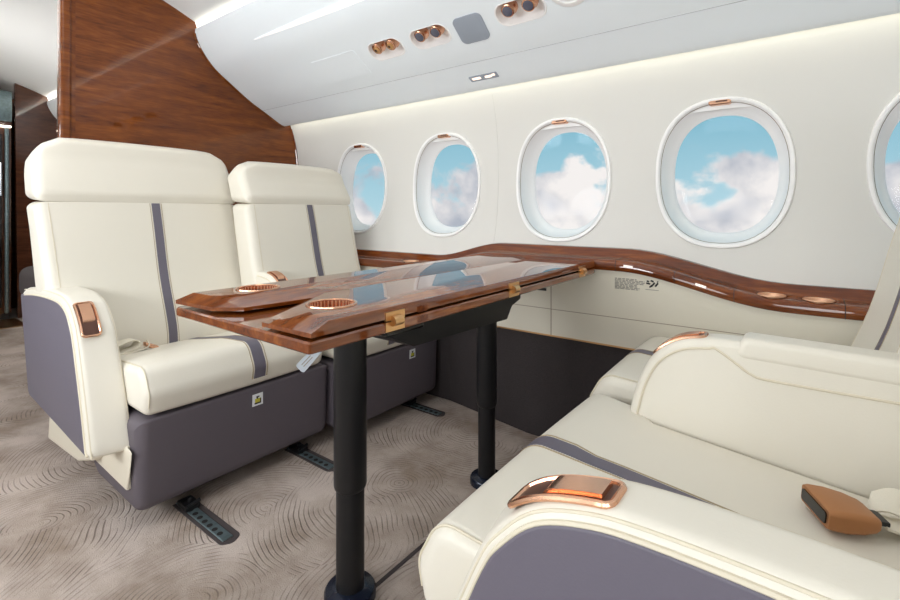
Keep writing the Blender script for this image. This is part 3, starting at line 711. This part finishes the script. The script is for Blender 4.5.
def seat(label, W, y0, y1, front=-1.65, back=-2.13, tilt=0.13, outer=False, inner=False, stripe_y=None, cstripe_y=None, hz=0.0, mdx=0.0, mdz=0.0, slant=0.0, crown=0.008, cdz=0.0, adz=0.0, mid_end=-2.18, pdx=0.0, base_ext=0.02, pin=0.028, arm_y=None, h0=0.600, lab_at=None, group='cream leather cabin seats', wide=None):
    """W maps a local x to the world; y0..y1 cushion span; back = x of the backrest face at z 0.45"""
    c = (W(-2.0), (y0 + y1) / 2, 0)
    t = thing('cabin_armchair', label, 'seat', c, group)
    def put(name, vf, m, par=None, sm=40): return obj(name, mapv(vf, lambda p: (W(p[0]), p[1], p[2])), m, par or t, sm)
    stripe_y = stripe_y or (y0 + y1) / 2; cstripe_y = cstripe_y or stripe_y
    # base shell
    f = front
    bp = fillet([(f - 0.005, 0.055, 0.036), (f + 0.005, 0.350, 0.010), (back - 0.05, 0.352), (back - 0.05, 0.16), (back + 0.12, 0.06, 0.05)], True, 5, 0.08)
    base = put('base', pillow(bp, y0 - (0.012 if outer else -0.004), y1 + (0.122 if inner else base_ext), 0.036, 0.0), 'base')
    put('pedestal', box(back + 0.03, f - 0.10, y0 + 0.12, y1 - 0.16, 0.012, 0.07, 0.008), 'base')
    # cushion
    cp = fillet([(f + 0.008, 0.362, 0.022), (f + 0.024, 0.43, 0.05), (f - 0.020, 0.512, 0.055), (f - 0.20, 0.50, 0.2), (back - 0.02, 0.447, 0.02), (back - 0.02, 0.36)], True, 7, 0.05)
    top = fillet([(f + 0.0155, 0.388, 0.0), (f + 0.024, 0.43, 0.05), (f - 0.020, 0.512, 0.055), (f - 0.20, 0.50, 0.2), (back - 0.0, 0.449)], False, 7, 0.04)
    def tee(p):
        # the front of the cushion runs across in front of the inner armrest
        y = p[1]; m = (y0 + y1) / 2
        if inner and y > m:
            k = max(0.0, min(1.0, (p[0] + 1.86) / 0.03)); y = m + (y - m) * (1 + k * 0.085 / (y1 - m))
        return (p[0], y, p[2] + cdz)
    cu = put('seat_cushion', mapv(pillow(cp, y0, y1, 0.028, 0.004, 6, 10), tee), 'cream')
    put('side_seam', mapv(tube([(a, y0 + 0.014, b) for a, b in offset(top, -0.002, False)], 0.0022, False, 6), tee), 'piping', cu)
    put('stripe', mapv(strip(top, cstripe_y - 0.017, cstripe_y + 0.017, 0.0056, 0.008), tee), 'grey')
    for yy in (cstripe_y - 0.0225, cstripe_y + 0.0225): put('stitching', mapv(strip(top, yy - 0.001, yy + 0.001, 0.0055, 0.006), tee), 'stitch')
    # backrest
    bw0, bw1 = wide or (y0, y1)
    xt = back - tilt
    def bx(z): return back + (xt - back) * (z - 0.45) / 0.59
    th = 0.15
    fr = [(back + 0.004, 0.40), (back - 0.004, 0.52), (bx(0.72) - 0.004, 0.72), (bx(0.92), 0.92), (bx(1.035), 1.035)]
    frs = smoothcurve(fr, 5)
    bkp = fillet([(fr[0][0], fr[0][1], 0.0)] + [(a, b, 0) for a, b in frs[1:-1]] + [(fr[-1][0], fr[-1][1] + 0.003, 0.005), (bx(1.035) - th, 1.04, 0.02), (bx(0.40) - th - 0.03, 0.40, 0.02)], True, 5, 0.06)
    def taper(p):
        # narrower towards the seat, where it sits between the arms
        k = max(0.0, min(1.0, (1.02 - p[2]) / 0.34)); yy = p[1]; mid = (bw0 + bw1) / 2
        if outer and yy < mid: yy = mid + (yy - mid) * (1 - 0.05 * k)
        return (p[0], yy, p[2])
    put('backrest', mapv(pillow(bkp, bw0, bw1, 0.034, crown, 7, 10), taper), 'cream')
    def frontline(y, off, w, th=0.006):
        s = (y - bw0) / (bw1 - bw0); return strip(frs, y - w, y + w, off + crown * (1 - (2 * s - 1) ** 2), th)
    def lean(p): return (p[0], p[1] - slant * (p[2] - 0.45), p[2])
    put('stripe', mapv(frontline(stripe_y, 0.002, 0.0165, 0.010), lean), 'grey')
    for yy in (stripe_y - 0.0225, stripe_y + 0.0225): put('stitching', mapv(frontline(yy, 0.0012, 0.001), lean), 'stitch')
    for yy in (bw0 + 0.040, bw1 - 0.036): put('edge_stitching', mapv(frontline(yy, 0.0012, 0.0012), taper), 'piping')
    # headrest
    x0 = bx(1.045) + 0.009; x1 = bx(1.235) + 0.004
    hp = fillet([(x0 - 0.004, 1.0405, 0.005), (x0 + 0.004, 1.075, 0.04), (x1 + 0.006, 1.20 + hz, 0.20), (x1 - 0.006, 1.268 + hz, 0.030), (x1 - 0.09, 1.286 + hz, 0.05), (x1 - 0.15, 1.23 + hz, 0.04), (x0 - 0.155, 1.05, 0.02)], True, 6, 0.04)
    def hround(p):
        # rounded upper corners
        mid = (bw0 + bw1) / 2; k = max(0, (p[2] - 1.12) / 0.15); e = abs(p[1] - mid) / ((bw1 - bw0) / 2)
        return (p[0], p[1] + (mid - p[1]) * 0.035 * k * k, p[2] - 0.050 * k * (max(0, e - 0.72) / 0.28) ** 2.2)
    put('headrest', mapv(pillow(hp, bw0 - 0.001, bw1 + 0.001, 0.034, 0.006, 8, 14), hround), 'cream')
    # arms
    def handle(path, s0, s1, ya, yb, arm):
        S = sub(path, s0, s1, 16); q = []
        n = 10
        def pt(s, y, off): 
            p, nn = at(path, s); return (p[0] + nn[0] * off, y, p[1] + nn[1] * off)
        r = 0.010; loop = []
        for cx, cy, a0 in ((s1 - r, yb - r, 0), (s0 + r, yb - r, 90), (s0 + r, ya + r, 180), (s1 - r, ya + r, 270)):
            for k in range(5):
                a = radians(a0 + 90 * k / 4); loop.append((cx + r * cos(a), cy + r * sin(a)))
        # dense along s so the frame follows the curve
        lp = []
        for i in range(len(loop)):
            a = loop[i]; b = loop[(i + 1) % len(loop)]; k = max(1, int(math.dist(a, b) / 0.008))
            for j in range(k): lp.append((a[0] + (b[0] - a[0]) * j / k, a[1] + (b[1] - a[1]) * j / k))
        h = put('recline_handle', tube([pt(s, y, 0.001) for s, y in lp], 0.0042, True, 8), 'copper', arm)
        put('handle_recess', strip(S, ya + 0.004, yb - 0.004, 0.0012, 0.004), 'copper_dark', h)
        P2 = sub(path, s0 + (s1 - s0) * 0.36, s1 - 0.012, 12)
        pad = [offset(P2, 0.0015 + 0.006 * sin(pi * 0.5 * min(1, i / 2)), False)[i] for i in range(len(P2))]
        put('handle_paddle', strip(pad, ya + 0.008, yb - 0.008, 0.0, 0.006), 'copper', h)
    if outer:
        ya, yb = arm_y
        ARMP_, ARM_ = [(a, b + adz) for a, b in ARMP], [(a, b + adz) for a, b in ARM]
        def splay(p):
            # the front of the arm turns in slightly towards the aisle corner
            k = max(0, min(1, (-1.70 - p[0]) / 0.35)); e = (yb - p[1]) / (yb - ya)
            return (p[0] - 0.030 * e * (1 - k), p[1], p[2])
        arm = put('armrest', mapv(pillow(ARMP_, ya, yb, 0.020, 0.0, 6, 4), splay), 'cream')
        rim = [p for p in offset(ARM_, -pin, False)]
        rim = [(rim[0][0] + 0.006, ARM_[0][1] + 0.004)] + rim[1:-1]
        pp = fillet([(rim[0][0], rim[0][1], 0.006)] + [(a, b, 0) for a, b in rim[1:]] + [(-2.536, 0.672 + adz, 0.010), (-2.418, 0.294 + adz, 0.04)], True, 5, 0.06)
        put('side_panel', mapv(pillow(pp, ya - 0.005, ya + 0.02, 0.005, 0, 4, 1), splay), 'grey', arm)
        put('piping', join(*[mapv(tube([(a, y, b) for a, b in offset(ARM_, d, False)], 0.0026, False, 6), splay) for y, d in ((ya + 0.0065, -0.007), (yb - 0.0065, -0.007))] + [mapv(tube([(a, ya - 0.001, b) for a, b in rim], 0.0034, False, 6), splay)]), 'piping', arm)
        handle(ARM_, s_at_z(ARM_, h0), s_at_z(ARM_, h0) + 0.135, ya + 0.014, ya + 0.064, arm)
        sk = fillet([(-1.915, 0.165, 0.012), (-1.90, 0.29), (-2.40, 0.31), (-2.445, 0.088, 0.012), (-2.08, 0.112, 0.02)], True, 4, 0.1)
        put('shroud', pillow(sk, y0 - 0.050, y0 + 0.004, 0.010, 0, 4, 1), 'skirt')
        sk = fillet([(f - 0.052, 0.125, 0.010), (f - 0.060, 0.262), (-1.975, 0.262), (-1.985, 0.132, 0.010)], True, 4, 0.1)
        put('shroud', pillow(sk, y0 - 0.024, y0 + 0.0, 0.008, 0, 4, 1), 'skirt')
    if inner:
        ya, yb = y1 + 0.004, y1 + 0.082
        MID_ = [(a + mdx, b + mdz) for a, b in MID]
        arm = put('armrest', pillow(mid_outline(mid_end, MID_), ya, yb, 0.016, 0.0, 6, 4), 'cream')
        put('piping', tube([(a, ya - 0.0005, b) for a, b in smoothcurve([q for q in offset(MID_, -0.020, False) if q[0] > -2.045] + [(-2.075, 0.668), (-2.10, 0.652), (-2.14, 0.646), (mid_end + 0.01, 0.646)], 4) if mid_end < -2.2 or a > mid_end + 0.02], 0.003, False, 6), 'piping', arm)
        if mid_end < -2.2: padp = fillet([(-2.085 + pdx, 0.716, 0.016), (-2.060 + pdx, 0.668, 0.016), (mid_end + 0.03, 0.662, 0.016), (mid_end - 0.002, 0.675, 0.016), (mid_end + 0.002, 0.712, 0.016)], True, 5, 0.05)
        if mid_end < -2.2: put('arm_pad', mapv(pillow(padp, ya - 0.003, yb + 0.003, 0.014, 0.0, 6, 4), lambda p: (p[0], p[1], p[2] + mdz)), 'cream', arm)
        s0 = s_at_z(MID_, 0.645 + mdz); handle(MID_, s0, s0 + 0.125, ya + 0.016, yb - 0.014, arm)
    if lab_at:
        y, z = lab_at; X = f + 0.0035
        l = put('safety_label', box(X - 0.006, X + 0.0014, y - 0.021, y + 0.021, z - 0.022, z + 0.022), 'paper', base, 0)
        put('pictogram', join(box(X, X + 0.0022, y - 0.011, y + 0.011, z - 0.010, z + 0.004)), 'yellow', l, 0)
        put('pictogram', join(box(X, X + 0.0026, y - 0.013, y + 0.013, z - 0.015, z - 0.010), box(X, X + 0.0026, y - 0.005, y + 0.001, z + 0.004, z + 0.010), box(X, X + 0.0026, y - 0.006, y + 0.006, z + 0.009, z + 0.013), box(X, X + 0.0026, y + 0.009, y + 0.013, z - 0.010, z + 0.003)), 'ink', l, 0)
    return t

WL = lambda x: x
WR = lambda x: -2.20 - x
seat('cream leather seat with grey stripe, on the left beside the aisle, backed by wooden bulkhead', WL, 0.600, 1.200, -1.650, -2.13, 0.175, True, True, 0.888, 0.965, lab_at=(0.985, 0.300), wide=(0.480, 1.268), arm_y=(0.490, 0.602), mid_end=-2.035, hz=0.020, mdx=0.065, mdz=0.024)
seat('cream leather seat with grey stripe, behind the table, between aisle seat and window wall', WL, 1.327, 1.925, -1.572, -1.955, 0.160, False, False, 1.555, 1.60, lab_at=(1.765, 0.300), wide=(1.205, 1.853), base_ext=0.055, hz=-0.030)
seat('cream leather seat in right foreground with copper armrest handle nearest the camera', WR, 0.577, 1.198, -1.710, -2.42, 0.16, True, True, 0.90, 0.914, wide=(0.47, 1.215), arm_y=(0.488, 0.580), adz=-0.029, h0=0.642, pin=0.016, mid_end=-2.36, cdz=0.004, mdx=0.022, mdz=0.012)
seat('cream leather seat on the right against the window wall, beyond the foreground seat', WR, 1.320, 1.875, -1.715, -2.256, 0.155, False, False, 1.58, 1.60, crown=-0.022, wide=(1.238, 1.853), cdz=0.036)

# seat belts
def ribbon(path, w, th=0.004):
    P = [Vector(p) for p in path]; rings = []
    for i, p in enumerate(P):
        t = (P[min(i + 1, len(P) - 1)] - P[max(i - 1, 0)]).normalized(); s = w(i / (len(P) - 1)) if callable(w) else Vector(w)
        n = t.cross(s).normalized() * th / 2
        rings.append([p - s + n, p + s + n, p + s - n, p - s - n])
    return loft(rings)
# buckle on the foreground seat
B0 = Vector((0.006, 1.018, 0.502))
t = thing('seat_belt', 'copper seat belt buckle with black end lying on the right foreground seat', 'seat belt', (0.05, 1.03, 0.478), 'seat belts')
bd = Vector((0.90, 0.42, -0.10)).normalized(); bs = Vector((0.42, -0.90, 0.0)); bs = (bs - bd * bs.dot(bd)).normalized(); bn = bs.cross(bd); bn = bn if bn.z > 0 else -bn
def bsec(s, hw, hh, r): return [B0 + bd * s + bs * a + bn * (b * 0.9) for a, b in rr(hw, hh, r, 4)]
obj('buckle', loft([bsec(0.0, 0.043, 0.016, 0.007), bsec(0.006, 0.045, 0.0185, 0.009), bsec(0.030, 0.045, 0.0195, 0.010), bsec(0.055, 0.040, 0.018, 0.010), bsec(0.075, 0.033, 0.014, 0.009), bsec(0.082, 0.028, 0.010, 0.006)]), 'copper_brushed', t, 50)
obj('buckle_mouth', loft([bsec(-0.0025, 0.037, 0.0105, 0.005), bsec(0.004, 0.037, 0.0105, 0.005)]), 'blackgloss', t)
e = B0 + bd * 0.082
obj('clasp', loft([bsec(0.078, 0.018, 0.004, 0.002), bsec(0.100, 0.018, 0.004, 0.002)]), 'black', t)
obj('webbing', ribbon(smoothcurve([e + bd * 0.012 + Vector((0, 0, -0.004)), e + bd * 0.05 + Vector((0, 0.004, -0.010)), e + bd * 0.10 + Vector((0, 0.01, -0.004)), e + bd * 0.18 + Vector((0, 0.02, 0.0))], 5), tuple(bs * 0.024)), 'webbing', t)
obj('webbing', ribbon(smoothcurve([e + Vector((0.0, 0.035, 0.005)), e + Vector((0.03, 0.045, 0.016)), e + Vector((0.07, 0.045, 0.006)), e + Vector((0.14, 0.04, 0.0))], 5), (0.006, 0.020, 0.012)), 'webbing', t)
# belt on the aft aisle seat
t = thing('seat_belt', 'cream seat belt coiled on the left aisle seat beside its armrest', 'seat belt', (-2.07, 0.69, 0.46), 'seat belts')
zc = 0.468
obj('webbing', ribbon(smoothcurve([(-2.08, 0.600, zc - 0.004), (-2.07, 0.66, zc), (-2.06, 0.72, zc + 0.014), (-2.07, 0.735, zc + 0.034), (-2.085, 0.71, zc + 0.040), (-2.095, 0.64, zc + 0.018)], 6), (0.026, 0.004, 0.0)), 'webbing', t)
obj('webbing', ribbon(smoothcurve([(-2.05, 0.60, zc - 0.010), (-2.045, 0.70, zc - 0.006), (-2.05, 0.76, zc + 0.004), (-2.07, 0.765, zc + 0.026)], 6), (0.022, 0.0, 0.012)), 'webbing', t)
obj('buckle', mapv(box(-0.018, 0.018, -0.010, 0.042, -0.009, 0.009, 0.006, 3), lambda p: (-2.055 + p[0], 0.765 + p[1] * 0.9, zc + 0.016 - p[1] * 0.45 + p[2])), 'copper', t)

# ------------------------------------------------------------------ floor tracks and carpet joint
def track(x0, x1, y, label):
    t = thing('seat_track', label, 'floor rail', ((x0 + x1) / 2, y, 0), 'seat tracks in the carpet')
    q = fillet([(x0, y - 0.030), (x1 - 0.01, y - 0.030, 0.018), (x1 + 0.012, y, 0.02), (x1 - 0.01, y + 0.034, 0.018), (x0, y + 0.034)], True, 4, 1)
    obj('slot', prism(q, 0.0, 0.0022), 'sofa', t)
    obj('rail', box(x0, x1 - 0.015, y - 0.020, y + 0.014, 0.0015, 0.0065, 0.002, 1), 'steel', t)
    st = []
    k = x0 + 0.02
    while k < x1 - 0.03:
        st.append(revolve([(0.009, 0.0045), (0.009, 0.0072)], (k, y - 0.008, 0), 10)); k += 0.032
    obj('locking_holes', join(*st), 'gap', t)
    obj('fitting', join(box(x0 + 0.02, x0 + 0.09, y - 0.026, y + 0.022, 0.006, 0.024, 0.005), tube([(x0 + 0.085, y - 0.022, 0.02), (x0 + 0.085, y + 0.022, 0.03)], 0.006), revolve([(0.008, 0.02), (0.008, 0.034), (0.005, 0.037)], (x0 + 0.06, y, 0), 10)), 'black', t)
track(-1.73, -1.40, 0.752, 'worn steel seat track in the carpet under the aisle seat front')
track(-1.76, -1.47, 1.205, 'dark seat track in the carpet beside the near table leg, under the seats')
track(-1.72, -1.44, 1.845, 'dark seat track in the carpet under the window seat, near the black wall panel')
struct(obj('trim_8', box(-0.932, -0.920, -1.0, 1.20, 0.0, 0.0016), 'sofa', smooth=0))
struct(obj('trim_9', box(-0.944, -0.932, -1.0, 1.20, 0.0, 0.0024), 'carpet', smooth=0))

# ------------------------------------------------------------------ world: sky with clouds
w = bpy.data.worlds.new('sky'); SC.world = w; w.use_nodes = True
nt = w.node_tree; N = nt.nodes; L = nt.links; bg = N['Background']
tc = N.new('ShaderNodeTexCoord')
nm = N.new('ShaderNodeVectorMath'); nm.operation = 'NORMALIZE'; L.new(tc.outputs['Generated'], nm.inputs[0])
mp = N.new('ShaderNodeMapping'); mp.inputs['Location'].default_value = (0.8, 0.55, 0.3); mp.inputs['Scale'].default_value = (1, 1, 1.35)
L.new(nm.outputs[0], mp.inputs['Vector'])
n1 = N.new('ShaderNodeTexNoise'); n1.inputs['Scale'].default_value = 6.5; n1.inputs['Detail'].default_value = 9; n1.inputs['Roughness'].default_value = 0.52; n1.inputs['Distortion'].default_value = 0.3
L.new(mp.outputs[0], n1.inputs['Vector'])
sx = N.new('ShaderNodeSeparateXYZ'); L.new(nm.outputs[0], sx.inputs[0])
hz = N.new('ShaderNodeMath'); hz.operation = 'MULTIPLY_ADD'; hz.inputs[1].default_value = -2.5; hz.inputs[2].default_value = 0.19
L.new(sx.outputs['Z'], hz.inputs[0])
cl = N.new('ShaderNodeClamp'); cl.inputs['Min'].default_value = -0.35; cl.inputs['Max'].default_value = 0.24; L.new(hz.outputs[0], cl.inputs['Value'])
ad = N.new('ShaderNodeMath'); ad.operation = 'ADD'; L.new(n1.outputs['Fac'], ad.inputs[0]); L.new(cl.outputs[0], ad.inputs[1])
cm = N.new('ShaderNodeMapRange'); cm.interpolation_type = 'SMOOTHSTEP'; cm.inputs['From Min'].default_value = 0.50; cm.inputs['From Max'].default_value = 0.585; L.new(ad.outputs[0], cm.inputs['Value'])
n2 = N.new('ShaderNodeTexNoise'); n2.inputs['Scale'].default_value = 9; n2.inputs['Detail'].default_value = 7
mp2 = N.new('ShaderNodeMapping'); mp2.inputs['Location'].default_value = (1.3, 2.7, 0.8); L.new(nm.outputs[0], mp2.inputs['Vector']); L.new(mp2.outputs[0], n2.inputs['Vector'])
cc = N.new('ShaderNodeValToRGB'); e = cc.color_ramp.elements
e[0].position = 0.36; e[0].color = rgb(172, 178, 190); e[1].position = 0.58; e[1].color = rgb(238, 234, 232)
L.new(n2.outputs['Fac'], cc.inputs['Fac'])
sk = N.new('ShaderNodeValToRGB'); e = sk.color_ramp.elements
e[0].position = 0.0; e[0].color = rgb(172, 208, 220); e[1].position = 0.22; e[1].color = rgb(116, 176, 198)
L.new(sx.outputs['Z'], sk.inputs['Fac'])
mx = N.new('ShaderNodeMix'); mx.data_type = 'RGBA'
L.new(cm.outputs[0], mx.inputs['Factor']); L.new(sk.outputs['Color'], mx.inputs['A']); L.new(cc.outputs['Color'], mx.inputs['B'])
L.new(mx.outputs['Result'], bg.inputs['Color']); bg.inputs['Strength'].default_value = 1.0

# ------------------------------------------------------------------ added area lights
def area(name, loc, rot, sx, sy, power, color=(1, 1, 1), shape='RECTANGLE', spread=pi):
    l = bpy.data.lights.new(name, 'AREA'); l.shape = shape; l.size = sx; l.size_y = sy; l.energy = power; l.color = color; l.spread = spread
    o = bpy.data.objects.new(name, l); COL.objects.link(o); o.location = loc; o.rotation_euler = rot; return o
def aim(o, target):
    o.rotation_euler = (Vector(target) - o.location).to_track_quat('-Z', 'Y').to_euler()
# frontal fill lamps standing in for an opposite window row that isn't built
for i, x in enumerate((-2.55, -1.9, -1.25, -0.6, 0.05, 0.7, 1.3)):
    a = area('window_fill', (x, -1.0, 1.16), (0, 0, 0), 0.44, 0.52, 3.6 if -1.0 < x < 1.0 else 9.6, (0.93, 0.97, 1.0), 'ELLIPSE'); aim(a, (x, 2, 1.25))
# added overhead fill for the aisle and aft cabin, no fixtures built
a = area('aisle_fill', (-1.7, YC - 0.1, 2.24), (0, 0, 0), 2.4, 0.5, 7, (1.0, 0.99, 0.97))
a = area('aft_fill', (-4.4, YC, 2.24), (0, 0, 0), 2.2, 0.4, 3, (1.0, 0.97, 0.93))

a = area('aft_uplight_fill', (-4.5, -0.25, 1.95), (0, 0, 0), 2.8, 0.12, 22, (1.0, 0.985, 0.95)); a.rotation_euler = (Vector((0, 0.75, 0.55))).to_track_quat('-Z', 'X').to_euler()  # unseen lamp added to brighten the aft ceiling

# ------------------------------------------------------------------ camera
cam = bpy.data.cameras.new('camera'); co = bpy.data.objects.new('camera', cam); COL.objects.link(co)
f = 476.0; ang = math.atan(360 / 476)
cam.sensor_fit = 'HORIZONTAL'; cam.sensor_width = 36.0; cam.lens = f / 900 * 36.0
cam.shift_y = (212 - 300) / 900.0; cam.clip_start = 0.02
co.location = (0, 0, 1.0); co.rotation_euler = (pi / 2, 0, ang)
SC.camera = co
SC.view_settings.view_transform = 'Standard'; SC.view_settings.look = 'None'; SC.view_settings.gamma = 1.0
SC.view_settings.use_curve_mapping = False; SC.view_settings.exposure = 0.10
